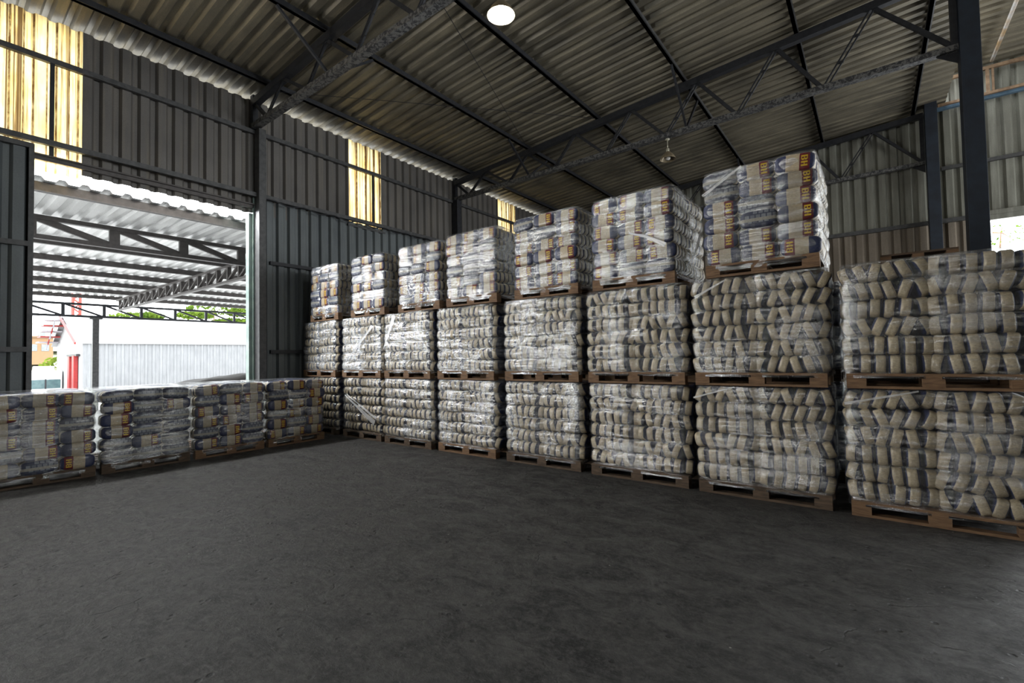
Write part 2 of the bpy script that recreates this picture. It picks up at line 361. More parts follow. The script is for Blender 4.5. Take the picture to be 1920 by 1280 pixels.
# back wall
wb = lambda u, v, o: (u, BY+o, v)
wbk = empty('wall_back'); wbk['kind'] = 'structure'
corrugated('upper_cladding', M['wall_back'], -9.6, 11.2, 4.46, lambda u: (roofz(u)+.0 if u < 1.5 else 8.2), wb, parent=wbk, pitch=.26)
corrugated('lower_cladding', M['wall_brown'], -9.6, 2.25, 0, 4.52, lambda u, v, o: (u, BY-.04+o, v), parent=wbk, pitch=.26)
corrugated('lower_cladding', M['wall_brown'], 8.2, 11.2, 0, 4.52, lambda u, v, o: (u, BY-.04+o, v), parent=wbk, pitch=.26)
structure('trim_7', MB().box(-9.5, BY-.12, 4.52, 2.2, BY-.045, 4.62).box(1.5, BY-.1, 5.83, 11.2, BY-.02, 5.91), M['steel_grey'])
structure('trim_8', MB().box(2.2, BY-.09, 4.44, 11.2, BY-.0, 4.60).box(2.2, BY-.12, 4.56, 11.2, BY-.09, 4.66), M['wall_back'])
structure('trim_9', MB().box(1.45, BY-.16, 7.30, 11.2, BY-.06, 7.38), mat_simple('blue_grey_beam', (.10, .17, .24), (.06, .10, .14), 8, .5))
# closed front wall behind the camera, side wall with an assumed opening
corrugated('wall_front', M['wall_back'], -9.6, 11.2, lambda u: 0, lambda u: (roofz(u) if u < 1.5 else 8.2), lambda u, v, o: (u, -9.2+o, v))
corrugated('wall_right', M['wall_back'], -9.2, 15.65, lambda u: (5.4 if 5 < u < 14 else 0), 8.1, lambda u, v, o: (11.2+o, u, v))

# ---------------------------------------------------------------- steel frame
def truss(Y, label, x1=1.2):
    r = empty('roof_truss', (WX, Y, 6.05)); tag(r, label, 'roof truss', 'steel roof trusses')
    P = lambda x, z: (x-WX, 0, z-6.05)
    mb = MB(); mb.bar(P(-9.5, roofz(-9.5)-.165), P(x1, roofz(x1)-.165), .12, .13); mb.build('top_chord', M['steel'], r)
    mb = MB(); mb.bar(P(-9.5, 6.05), P(x1, 6.05), .13, .09); mb.build('bottom_chord', M['peel'], r)
    top = [.2-1.42*k for k in range(7)]; bot = [-.52-1.4*k for k in range(6)]+[-8.95]
    def dg(a, b, dbl):
        m = MB()
        if dbl:
            for s in (-.035, .035): m.bar((a[0]+s, -.02, a[2]), (b[0]+s, -.02, b[2]), .03, .025)
            for t in (.35, .7):
                c = [a[i]+(b[i]-a[i])*t for i in range(3)]; m.box(c[0]-.05, -.03, c[2]-.02, c[0]+.05, -.01, c[2]+.02)
        else: m.bar(a, b, .06, .06)
        m.build('diagonal', M['steel'], r)
    for k in range(7):
        tx = top[k]; t = P(tx, roofz(tx)-.2)
        dg(t, P(bot[k]+.04, 6.09), True)
        dg(t, P(bot[k-1]-.04 if k else x1-.05, 6.09), False)
    dg(P(-9.45, roofz(-9.45)-.2), P(-9.0, 6.09), False)
    for fx in (-6.87, -2.89):
        for sy in (-1, 1):
            MB().bar(P(fx, 6.09), (fx-WX, sy*.85, roofz(fx)-.12-6.05), .04, .04).build('fly_brace', M['steel'], r)
    m = MB(); m.box(-.02+.05, -.05, -.05, .14, .05, .62); m.build('end_post', M['steel'], r)
    m = MB(); m.poly([P(x1, 6.0), P(x1, 5.82), P(x1-.25, 6.0)], (0, .02, 0)); m.box(P(x1-.08, 0)[0], -.05, 0, P(x1, 0)[0], .05, roofz(x1)-6.2); m.build('gusset', M['steel'], r)
    return r
truss(4.2, 'nearest steel roof truss, its speckled lower chord meeting the post beside the doorway')
truss(9.83, 'steel roof truss in the middle, ending at the tall dark blue column')
truss(15.45, 'farthest steel roof truss, close against the pale corrugated back wall')
for i, (x, lab) in enumerate(((-8.86, 'purlin under the roof sheets closest to the doorway wall'), (-6.87, 'purlin under the roof, second out from the doorway wall'), (-4.88, 'purlin under the roof, third out from the doorway wall'),
                              (-2.89, 'purlin running just beside the hanging lamps'), (-.9, 'purlin under the roof, fifth out from the doorway wall'), (1.0, 'purlin under the roof, beside the tall blue columns'))):
    m = MB(); zt = roofz(x); m.box(x-.03, -9, zt-.10, x+.03, 15.6, zt-.003); m.box(x-.03, -9, zt-.10, x+.05, 15.6, zt-.09)
    tag(m.build('roof_purlin', M['steel'] if x < -3 else M['steel_grey']), 'dark steel '+lab, 'purlin', 'roof purlins')
def column(x, y, z1, label, hw=.115, mat='steel_blue', hy=.14):
    r = empty('steel_column', (x, y, 0)); tag(r, label, 'column', 'steel columns')
    MB().box(-hw, -hy, 0, hw, hy, z1).build('post', M[mat], r, bevel=.006)
    MB().box(-.2, -.2, 0, .2, .2, .02).build('base_plate', M[mat], r)
    return r
column(1.32, 9.83, 8.15, 'tall dark blue steel column rising behind the stacks at the end of the middle truss')
column(1.32, 15.3, 7.45, 'dark blue steel column against the back wall beyond the tallest column')
column(1.32, 4.2-5.6, 8.15, 'dark blue steel column on the camera side of the shed')
column(-9.46, 4.29, 6.0, 'grey steel post standing in the wall beside the doorway', .1, 'steel_grey', .07)
column(-9.46, 9.83, 6.0, 'dark steel post in the wall behind the top-tier pallets', .1, 'steel', .09)
# roof of the taller bay: white pipe and rusty bracket at its foot
m = MB(); m.tube([(2.42, -2, 8.10), (2.42, 15.3, 8.08)], .035); tag(m.build('roof_pipe', M['light_pipe']), 'white pipe with rust spots running under the higher roof', 'pipe')
r = empty('rusty_frame', (2.42, 15.4, 8.0)); tag(r, 'rusty brown steel frame under the higher roof, past the tall column', 'steel frame')
MB().bar((-.95, 0, -.02), (5.5, 0, -.02), .08, .07).bar((0, 0, 0), (1.2, 0, -.12), .05, .05).build('rafter', M['rusty'], r)
MB().bar((-.07, 0, -.02), (-.07, 0, -.6), .05, .06).bar((.02, 0, -.02), (.02, 0, -.6), .03, .04).build('strut', M['rusty'], r)
MB().bar((-.95, 0, -.62), (5.5, 0, -.62), .06, .06).build('lower_rail', M['rusty'], r)
# thin tie rods under the ceiling
for a, b, lab in (((-4.9, 4.4, 6.98), (-6.85, 9.7, 6.82), 'thin steel tie rod crossing the bay under the roof near the lit lamp'), ((-8.9, 4.4, 6.62), (-4.9, 9.7, 6.9), 'thin steel tie rod slanting across the same roof bay'), ((-8.86, .3, 6.66), (-8.9, 4.2, 6.62), 'short thin tie rod above the doorway')):
    tag(MB().bar(a, b, .008, .008).build('tie_rod', M['steel']), lab, 'tie rod', 'thin tie rods')
# cable hanging along the door track
m = MB(); pts = [(WX+.2, 4.3+.12*k, 4.62+.03*math.sin(k*1.1)) for k in range(40)]; m.tube(pts, .012, 6)
tag(m.build('power_cable', M['steel']), 'dark cable sagging along the rail above the blue-grey wall', 'cable')

# ---------------------------------------------------------------- lamps
def lamp(x, y, ztop, zb, lit, label):
    r = empty('pendant_lamp', (x, y, ztop)); tag(r, label, 'lamp', 'pendant lamps')
    MB().lathe([(0, 0), (.045, 0), (.05, -.015), (.02, -.04), (0, -.04)]).build('ceiling_rose', M['lampmetal'], r)
    L = ztop-zb
    MB().tube([(0, 0, -.02), (0, 0, -L+.2)], .009, 8).build('rod', M['lampmetal'], r)
    MB().lathe([(.02, -L+.22), (.035, -L+.2), (.035, -L+.14), (.03, -L+.13)]).build('socket', M['lampmetal'], r)
    MB().lathe([(.03, -L+.15), (.06, -L+.13), (.12, -L+.06), (.16, -L-.01), (.163, -L-.02), (.156, -L-.015), (.115, -L+.052), (.055, -L+.12), (.03, -L+.14)], n=28).build('lamp_shade', M['lampshade'], r)
    b = MB().lathe([(.0, -L-.035), (.03, -L-.03), (.05, -L-.005), (.052, -L+.03), (.035, -L+.08), (.02, -L+.13)]).build('bulb', M['bulb_on'] if lit else M['bulb_off'], r)
    if lit:
        d = bpy.data.lights.new('bulb_light', 'POINT'); d.energy = 95; d.color = (.9, .97, 1); d.shadow_soft_size = .06
        o = bpy.data.objects.new('bulb_light', d); C.objects.link(o); o.parent = r; o.location = (0, 0, -L-.1)
M['lampmetal'] = mat_simple('pale_lamp_metal', (.55, .52, .40), (.4, .38, .3), 8, .4, .3)
M['lampshade'] = mat_simple('aged_enamel_shade', (.36, .29, .19), (.24, .19, .12), 8, .35, .3)
M['bulb_on'] = emis('lit_bulb', (.92, .98, 1), 40); M['bulb_off'] = mat_simple('unlit_bulb_glass', (.75, .72, .68), (.6, .57, .52), 4, .15)
lamp(-3.29, 4.2, 6.02, 5.42, True, 'lit hanging lamp glaring white near the top edge of the photo')
lamp(-3.29, 9.83, 5.98, 5.56, False, 'unlit brown pendant lamp hanging from the middle truss')

# ---------------------------------------------------------------- sacks
PX, PY, PZ = .051, .162, .0865     # half sizes of one sack: thickness, length, height
def sack_point(x, y, z, seed, e=4.2):
    """unit-cube point -> rounded sack surface"""
    l = (abs(x)**e+abs(y)**e+abs(z)**e)**(1/e); x, y, z = x/l, y/l, z/l
    k = 1+.05*noise.noise(Vector((x*1.6+seed, y*1.6, z*1.6+seed*2)))
    tap = 1-.10*abs(y)**6
    return Vector((x*PX*k*1.03, y*PY*(1+.02*noise.noise(Vector((x*2, z*2, seed)))), z*PZ*k*tap))
def add_sack(bm, seed, mi=0, off=Vector((0, 0, 0)), rot=None, sub=7):
    t = bmesh.new(); bmesh.ops.create_cube(t, size=2); bmesh.ops.subdivide_edges(t, edges=t.edges, cuts=sub, use_grid_fill=True)
    mp = {}
    for v in t.verts:
        p = sack_point(*v.co, seed)
        if rot: p = rot @ p
        mp[v.index] = bm.verts.new(p+off)
    for f in t.faces:
        g = bm.faces.new([mp[v.index] for v in f.verts]); g.smooth = True; g.material_index = mi
    t.free()
BITS = {'B': ['111110', '110011', '110011', '110011', '111110', '110011', '110011', '110011', '111110'],
        'H': ['110011', '110011', '110011', '110011', '111111', '110011', '110011', '110011', '110011']}
def add_letters(bm, seed, mi, side):
    """BH printed on the maroon band, reading down the sack; side -1 or +1 of x"""
    cw = .0076; ch = .0056
    for li, ch_ in enumerate('BH'):
        for r, row in enumerate(BITS[ch_]):
            for c, b in enumerate(row):
                if b != '1': continue
                vs = []
                for dr, dc in ((0, 0), (0, 1), (1, 1), (1, 0)):
                    # letter top points along -y*side (towards the sack's end), text runs down
                    yy = .110-(r+dr)*ch-.004; zz = .052-(li*7.4+c+dc)*cw
                    # find the surface there
                    lo = None; ux, uy, uz = side*1.0, yy/PY, zz/PZ
                    p = sack_point(ux, uy, uz, seed); 
                    for _ in range(4):
                        uy += (yy-p.y)/PY; uz += (zz-p.z)/PZ; p = sack_point(ux, uy, uz, seed)
                    vs.append(bm.verts.new((p.x+side*.0012, yy, zz)))
                f = bm.faces.new(vs if side > 0 else vs[::-1]); f.material_index = mi
def finish(bm, name, mats):
    bmesh.ops.recalc_face_normals(bm, faces=[f for f in bm.faces if f.material_index == 0])
    me = bpy.data.meshes.new(name); bm.to_mesh(me); bm.free()
    for m in mats: me.materials.append(m)
    return me
PACK = []
for s in range(5):
    bm = bmesh.new(); add_sack(bm, s*3.7); PACK.append(finish(bm, 'sack', [M['pk']]))
PRINT = []
for s in range(3):
    bm = bmesh.new(); add_sack(bm, 20+s*2.3); add_letters(bm, 20+s*2.3, 1, 1); add_letters(bm, 20+s*2.3, 1, -1)
    PRINT.append(finish(bm, 'sack', [M['pk_print'], M['yellow']]))
bm = bmesh.new(); add_sack(bm, 31.0); BACKP = finish(bm, 'sack', [M['pk_back']])
# bundles whose single sacks the photo does not show: six sacks in one mesh
def bundle_mesh(front, seed):
    bm = bmesh.new()
    for k in range(6):
        o = Vector(((k-2.5)*.098, 0, 0))
        add_sack(bm, seed+k*1.9, 0, o, Matrix.Rotation(.05*math.sin(seed+k), 3, 'Y'), 5)
    return finish(bm, 'bundle', [M['pk']])
BUND = [bundle_mesh(None, 40+i*7) for i in range(3)]

# pallet: boards, blocks
def pallet_meshes(w_, d_, mat):
    m = MB(); n = 6
    for k in range(n):
        a = d_*(k/(n-1))*(1-.1/d_)
        m.box(-w_/2, a, .108, w_/2, a+.1, .130)
    for x in (-w_/2, -.05, w_/2-.1): m.box(x, 0, .088, x+.1, d_, .108)
    deck = m.mesh('deck', mat)
    b = MB().box(-.07, 0, .022, .07, .10, .088).mesh('block', mat)
    c = MB().box(-w_/2, 0, 0, w_/2, .09, .022).mesh('bottom_board', mat)
    return deck, b, c
PALA = [pallet_meshes(1.16, .98, M[m]) for m in ('wood', 'wood_dark')]; PALB = [pallet_meshes(1.0, 1.16, M[m]) for m in ('wood', 'wood_dark')]
def pallet(parent, kind, var=0, loc=(0, 0, 0)):
    w_, d_ = (1.16, .98) if kind == 'A' else (1.0, 1.16)
    dk, b, c = (PALA if kind == 'A' else PALB)[var]
    p = empty('pallet', loc, parent=parent)
    obj('deck', dk, p)
    for x in (-w_/2+.07, 0, w_/2-.07):
        for y in (0, d_/2-.05, d_-.10): obj('block', b, p, (x, y, 0))
    for y in (.005, d_/2-.045, d_-.095): obj('bottom_board', c, p, (0, y, 0))
    return p
# film shell
def film_mesh(W, D, z0, z1, layers, seed, lean=0, cols=()):
    bm = bmesh.new(); nz = layers*7; nu = 34
    lh = (z1-.0-.145)/layers
    rows = []
    def ring(z, s):
        out = []
        for side in range(4):
            for k in range(nu):
                t = -1+2*k/nu
                x, y = ((t, -1), (1, t), (-t, 1), (-1, -t))[side]
                e = 16; l = (abs(x)**e+abs(y)**e)**(1/e); x /= l; y /= l
                q = noise.noise(Vector((x*3+seed, y*3, z*4)))*.007+noise.noise(Vector((x*9+seed, y*9, z*16)))*.0015
                rr = s+q
                if cols: rr -= .016*max(0, 1-min(abs(x*W/2-c) for c in cols)/.06)*abs(y)**8
                out.append(bm.verts.new((x*(W/2)+rr*x*abs(x)+lean*z, D/2+y*(D/2)+rr*y*abs(y), z)))
        return out
    for i in range(nz+1):
        z = z0+(z1-z0)*i/nz
        ph = ((z-.135)/lh) % 1.0
        g = .026*(math.sin(PI*ph)**.5 if z > .135 else 0)-.014
        if z < .135: g = -.0
        rows.append(ring(z, g))
    rows.append(ring(z1+.005, -.012)); rows.append(ring(z1+.008, -.05))
    for A, B in zip(rows, rows[1:]):
        n = len(A)
        for k in range(n):
            f = bm.faces.new((A[k], A[(k+1) % n], B[(k+1) % n], B[k])); f.smooth = True
    f = bm.faces.new(rows[-1])
    me = bpy.data.meshes.new('stretch_wrap'); bm.to_mesh(me); bm.free(); me.materials.append(M['film']); return me
LH = .161
def heavy(ms, key='film_heavy_lit'):
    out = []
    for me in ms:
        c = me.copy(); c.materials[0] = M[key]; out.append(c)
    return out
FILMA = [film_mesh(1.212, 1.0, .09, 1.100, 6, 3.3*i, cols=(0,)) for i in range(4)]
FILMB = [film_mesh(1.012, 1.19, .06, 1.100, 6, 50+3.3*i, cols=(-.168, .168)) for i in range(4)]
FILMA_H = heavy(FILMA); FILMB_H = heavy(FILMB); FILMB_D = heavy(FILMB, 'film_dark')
def band(parent, pts, w0, w1, name='film_band'):
    """a gathered strip of film lying over the wrapped face: pts in load space"""
    bm = bmesh.new(); n = 14; L = len(pts)-1; prev = None
    for i in range(n+1):
        t = i/n*L; k = min(int(t), L-1); f = t-k
        p = Vector(pts[k]).lerp(Vector(pts[k+1]), f); d = (Vector(pts[k+1])-Vector(pts[k])).normalized(); nrm = Vector((0, -1, 0)) if abs(d.y) < .8 else Vector((1, 0, 0))
        s = d.cross(nrm).normalized(); ww = w0+(w1-w0)*i/n; row = []
        for j in range(6):
            a = (j/5-.5)*ww; row.append(bm.verts.new(p+s*a+nrm*(.004+.006*abs(math.sin(j*2.1+i*.4)))))
        if prev:
            for j in range(5): ff = bm.faces.new((prev[j], prev[j+1], row[j+1], row[j])); ff.smooth = True
        prev = row
    me = bpy.data.meshes.new(name); bm.to_mesh(me); bm.free(); me.materials.append(M['band']); obj(name, me, parent)

def load_A(x, y, z, label, group, rng, pal=0, extra=None, hv=False):
    """striped load: two bundles across, six layers; the six sacks of each front bundle show their ends"""
    r = empty('wrapped_pallet_load', (x, y, z), (0, 0, rng.uniform(-.012, .012))); tag(r, label, 'wrapped pallet', group)
    pallet(r, 'A', pal)
    for k in range(6):
        zc = .130+LH*(k+.5); yo = rng.uniform(-.012, .012)
        for c, cx in enumerate((-.301, .301)):
            cxj = cx+rng.uniform(-.012, .012); b = empty('bundle', (cxj, .172+yo+rng.uniform(-.008, .008), zc-(.004 if k == 5 else 0)), (0, rng.uniform(-.02, .02)+(.035*(1 if c else -1) if k == 5 else 0), 0), parent=r)
            lean = rng.choice((-1, 1))*rng.uniform(.08, .5) if rng.random() < .8 else rng.uniform(-.06, .06); fan = rng.uniform(-.05, .05)
            if k == 0: lean *= .8
            for j in range(6):
                a = max(-.5, min(.5, lean+fan*(j-2.5))); sc = math.cos(a)*.5+.5
                ed = (j-2.5)/2.5; tuck = abs(ed)**4
                o = obj('sack', rng.choice(PACK), b, ((j-2.5)*.0985-ed*tuck*.006+rng.uniform(-.004, .004), .030*tuck+rng.uniform(-.008, .006), rng.uniform(-.003, .003)), (rng.uniform(-.03, .03), a*.85, PI*rng.choice((0, 1))+ed*tuck*.22+rng.uniform(-.03, .03)))
                o.scale = (.97, 1.0, min(1.0, .985/max(.85, math.cos(a*.85)+.10*abs(a)))-.05*tuck)
            for rr in (1, 2):
                if c == 1 or rr == 1 and k > 3: obj('bundle', rng.choice(BUND), r, (cxj+rng.uniform(-.01, .01), .172+rr*.33, zc), (0, 0, PI*rng.choice((0, 1))))
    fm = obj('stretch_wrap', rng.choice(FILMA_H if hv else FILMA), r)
    if extra: extra(r)
    return r
def load_B(x, y, z, label, group, rng, pal=0, rz=0, extra=None, sides=True, flip=.4, hv=False, pback=.2):
    """printed load: three bundles across, sack flanks with the printed letters to the front, sack ends to the side"""
    r = empty('wrapped_pallet_load', (x, y, z), (0, 0, rz+rng.uniform(-.01, .01))); tag(r, label, 'wrapped pallet', group)
    pallet(r, 'B', pal)
    for k in range(6):
        zc = .130+LH*(k+.5); yo = rng.uniform(-.015, .015)
        xo = rng.uniform(-.012, .012)
        for c, cx in enumerate((-.336, 0, .336)):
            cxj = cx+rng.uniform(-.008, .008)+xo; b = empty('bundle', (cxj, .30+yo+rng.uniform(-.01, .01), zc-(.008*abs(c-1) if k == 5 else 0)), (0, rng.uniform(-.02, .02)+(.06*(c-1) if k == 5 else 0), 0), parent=r)
            q = rng.random(); back = q > 1-pback
            fme = BACKP if back else rng.choice(PRINT)
            fl_ = PI if rng.random() < flip else 0
            # sack turned so its flank faces the front; the flipped ones are turned end over end
            o = obj('sack', fme, b, (0, -.247, 0), (fl_, 0, -PI/2)); o.scale = (1.06, 1.05, 1.0)
            lean = rng.uniform(-.35, .35)
            if c == 2 and sides:
                for j in range(1, 6): 
                    o = obj('sack', rng.choice(PACK), b, (rng.uniform(-.005, .008), (j-2.5)*.099, 0), (lean*.8, 0, PI/2+rng.uniform(-.04, .04))); o.rotation_euler = (lean*.8*(j/5), 0, PI/2)
                    o.scale = (.97, 1.04, .99)
            else:
                for j in (1,): 
                    o = obj('sack', rng.choice(PACK), b, (0, (j-2.5)*.099, 0), (0, 0, PI/2)); o.scale = (1, 1.04, 1)
                if k == 5: obj('sack_row', rng.choice(BUND), b, (0, .05, 0), (0, 0, PI/2)).scale = (.9, 1.03, .98)
        b = empty('bundle', (.336, .89, zc), parent=r)
        lean = rng.uniform(-.3, .3)
        if sides:
            for j in range(6):
                o = obj('sack', rng.choice(PACK), b, (rng.uniform(-.005, .008), (j-2.5)*.0985, 0), (lean*.7, 0, PI/2)); o.scale = (.97, 1.04, .99)
        else: obj('sack_row', rng.choice(BUND), b, (0, 0, 0), (0, 0, PI/2))
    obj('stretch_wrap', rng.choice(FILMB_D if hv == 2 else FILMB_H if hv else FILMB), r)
    if extra: extra(r)
    return r

ROWY = 5.13
XL = [-9.42, -8.03, -6.75, -5.46, -4.10, -2.79, -1.52, -.22]       # left edge of each column
nth = ['at the corner end of the row', 'second from the corner', 'third from the corner', 'fourth from the corner', 'fifth from the corner', 'third from the open end', 'second from the open end', 'at the open end of the row']
floor_lab = ['wrapped striped sacks on the corner floor, half hidden by the low row', 'wrapped striped sacks on the floor with a white gathered band slanting across', 'wrapped striped sacks on the floor, third column from the corner', 'wrapped striped sacks on the floor under very bright film, fourth column from the corner',
 'wrapped striped sacks on the floor, fifth column from the corner', 'wrapped striped sacks on the floor, two columns before the one below the tallest load', 'wrapped striped sacks on the floor, bottom of the tallest three-high stack', 'wrapped striped sacks on the floor, bottom of the two-high stack at the open end']
floor_lab[5] = 'wrapped striped sacks on the floor, sixth column from the corner'
mid_lab = ['wrapped striped middle-tier sacks in the corner against the blue-grey wall', 'wrapped striped middle-tier sacks, thin film band slanting up, second column from the corner', 'wrapped striped middle-tier sacks, third column from the corner', 'wrapped striped sacks in the middle tier, fourth column from the corner',
 'wrapped striped sacks in the middle tier, fifth column from the corner', 'wrapped striped sacks in the middle tier on a light pallet, sixth column from the corner', 'wrapped cream and navy sacks in the middle of the tallest three-high stack', 'large wrapped cream and navy sacks on top of the two-high stack at the open end']
top_lab = ['wrapped printed sacks, top tier in the corner, the smallest looking and farthest', 'wrapped printed sacks, top tier, second column from the corner', 'wrapped printed sacks, top tier, third column from the corner, brown striped side', 'wrapped printed sacks, top tier, fourth column from the corner', 'wrapped printed sacks, top tier, fifth column from the corner, rounded top', 'top-tier wrapped BH printed sacks beside the tallest load, loose film web', 'tallest load of wrapped BH printed sacks, glossy white side, beside the tall blue column']
GRP = 'wrapped pallets in the tall row'
def diag_band(a, b, w0, w1, D=-.03):
    return lambda r: band(r, [(a[0], D, a[1]), ((a[0]+b[0])/2, D, (a[1]+b[1])/2), (b[0], D, b[1])], w0, w1)
def multi(*fs):
    def g(r):
        for f in fs: f(r)
    return g
exf = {1: multi(diag_band((-.45, .78), (.45, .32), .02, .10), diag_band((-.4, .80), (.5, .40), .01, .05)), 6: diag_band((-.60, .98), (-.2, 1.10), .018, .012), 7: diag_band((-.60, .98), (-.1, 1.10), .022, .014), 2: diag_band((-.6, .98), (-.45, 1.1), .02, .02)}
exm = {1: diag_band((-.45, .25), (.42, .92), .01, .05), 2: diag_band((-.55, .5), (-.25, 1.06), .02, .09), 6: diag_band((-.55, .92), (-.25, 1.07), .03, .012)}
for i, x in enumerate(XL):
    rng = random.Random(100+i)
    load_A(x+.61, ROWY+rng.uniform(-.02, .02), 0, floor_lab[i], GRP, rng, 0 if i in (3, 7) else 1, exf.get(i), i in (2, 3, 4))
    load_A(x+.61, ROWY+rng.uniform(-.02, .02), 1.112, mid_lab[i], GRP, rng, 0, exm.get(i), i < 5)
XT = [-9.13, -7.72, -6.40, -5.20, -3.90, -2.70, -1.37]
ext = {5: lambda r: (band(r, [(.56, .1, .12), (.57, .6, .45), (.56, 1.1, .95)], .01, .06), band(r, [(.0, -.035, .62), (.2, -.035, .55), (.42, -.035, .42)], .015, .05)),
       6: diag_band((-.5, .86), (-.12, 1.08), .03, .02)}
for i, x in enumerate(XT):
    rng = random.Random(200+i)
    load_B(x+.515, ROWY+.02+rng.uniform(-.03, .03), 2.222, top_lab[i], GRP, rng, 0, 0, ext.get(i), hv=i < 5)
# a second row stands close behind and darkens the gaps
for i in range(1, 8):
    for t in (0, 1):
        r = empty('wrapped_pallet_load', (XL[i]+.61+.05, ROWY+1.14, 1.112*t)); tag(r, 'wrapped sacks %s, hidden behind the %s column from the corner' % (('on the floor', 'one pallet up')[t], ('first', 'second', 'third', 'fourth', 'fifth', 'sixth', 'seventh', 'eighth')[i]), 'wrapped pallet', 'wrapped pallets hidden behind the tall row')
        pallet(r, 'A', 1)
        for k in range(6):
            for cx in (-.30, .30): obj('bundle', BUND[(i+k) % 3], r, (cx, .175, .130+LH*(k+.5)))
        obj('stretch_wrap', FILMA[(i+t) % 4], r)
# low row in front of the doorway: fronts face +X
low_lab = ['low wrapped pallet of printed sacks nearest the camera, cut by the photo edge', 'low wrapped pallet of mostly grey label-side sacks under the doorway view', 'low wrapped pallet of printed sacks in front of the door jamb', 'low wrapped pallet of printed sacks at the corner end of the low row']
for i, y0 in enumerate((.56, 1.62, 2.69, 3.76)):
    rng = random.Random(300+i)
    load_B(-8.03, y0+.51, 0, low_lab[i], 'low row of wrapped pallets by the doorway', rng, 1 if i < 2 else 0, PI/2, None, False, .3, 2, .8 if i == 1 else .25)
# empty pallet lying on the open-end stack
r = empty('spare_pallet', (.36, 5.62, 2.232)); tag(r, 'small broken wooden pallet lying flat on top of the two-high stack', 'pallet')
m = MB()
for k in range(4): m.box(-.27, k*.13, .085, .27, k*.13+.09, .103)
m.build('deck', M['wood_dark'], r)
for x in (-.27, -.04, .19): MB().box(x, 0, .02, x+.08, .48, .085).build('bearer', M['wood'], r)
MB().box(-.27, 0, 0, .27, .08, .02).build('bottom_board', M['wood_dark'], r)

# ---------------------------------------------------------------- outside: canopy, yard, building
GZ = -1.05
m = MB(); m.box(-140, -90, -3.0, -9.75, 140, GZ); 
yard = m.build('ground', mat_simple('pale_yard_concrete', (.50, .495, .48), (.40, .395, .38), .6, .8)); yard['kind'] = 'structure'
cr = empty('canopy_roof', (-10.0, 3, 4.25)); tag(cr, 'bright corrugated canopy roof over the yard outside the doorway', 'canopy')
corrugated('roof_sheet', M['canopy'], -6.0, 19.0, -15.6, .06, lambda u, v, o: (v, u, .02+o), parent=cr, kind=None, pitch=.27, h=.05)
xk = [-10.10-2.17*k for k in range(8)]
cl = ['nearest to the doorway', 'carrying the truss of the canopy', 'third out from the doorway', 'fourth out from the doorway', 'fifth out from the doorway', 'sixth out from the doorway', 'seventh out from the doorway', 'at the far edge of the canopy']
for k, x in enumerate(xk):
    if k == 1: continue
    tag(MB().box(x-.05, -3, 4.12, x+.05, 21, 4.262).build('canopy_purlin', M['cansteel']), 'brown steel canopy purlin '+cl[k], 'purlin', 'canopy purlins')
def ytruss(name, x, y0, y1, zt, zb, step, wv, label, grp, mat, dirn=1):
    r = empty(name, (x, y0, zb)); tag(r, label, 'truss', grp); h = zt-zb
    MB().box(-.05, 0, h-.085, .05, y1-y0, h).build('top_chord', mat, r)
    MB().box(-.05, 0, 0, .05, y1-y0, .085).build('bottom_chord', mat, r)
    k = 0
    while (k+1)*step <= y1-y0+.01:
        MB().box(-.04, k*step-wv/2, .05, .04, k*step+wv/2, h-.05).build('post', mat, r)
        MB().bar((0, k*step+wv*.4, h-.06), (0, (k+1)*step-wv*.4, .06), .06, wv*.7, (0, 0, 1)).build('diagonal', mat, r); k += 1
    return r
ytruss('canopy_truss', -12.27, -2.22, 9.8, 4.25, 3.80, 1.22, .17, 'brown steel truss with wide flat posts across the canopy near the doorway', 'canopy trusses', M['cansteel'])
ytruss('canopy_truss', -25.2, -8.6, 21.4, 3.90, 3.33, 1.25, .10, 'thin dark truss at the far edge of the canopy against the sky', 'canopy trusses', M['steel'])
r = empty('canopy_truss', (-25.1, 5.53, 3.62)); tag(r, 'long pale brown truss running away from the doorway under the canopy', 'truss', 'canopy trusses')
MB().box(.15, -.06, .42, 12.7, .06, .48).build('top_chord', M['cansteel'], r); MB().box(.3, -.06, 0, 12.7, .06, .06).build('bottom_chord', M['cansteel'], r)
for k in range(17):
    MB().box(.5+k*.7, -.05, .06, .57+k*.7, .05, .43).bar((.55+k*.7, 0, .08), (1.2+k*.7, 0, .42), .08, .05).build('web_member', M['cansteel'], r)
def cpost(x, y, z1, label, w_=.1):
    r = empty('canopy_post', (x, y, GZ)); tag(r, label, 'post', 'canopy posts'); MB().box(-.1, -w_, 0, .1, w_, z1-GZ).build('shaft', M['steel_grey'], r); MB().box(-.15, -w_-.1, z1-GZ-.06, .15, w_+.1, z1-GZ).build('cap_plate', M['steel_grey'], r)
cpost(-25.2, 4.88, 3.33, 'grey steel post holding up the far truss of the canopy')
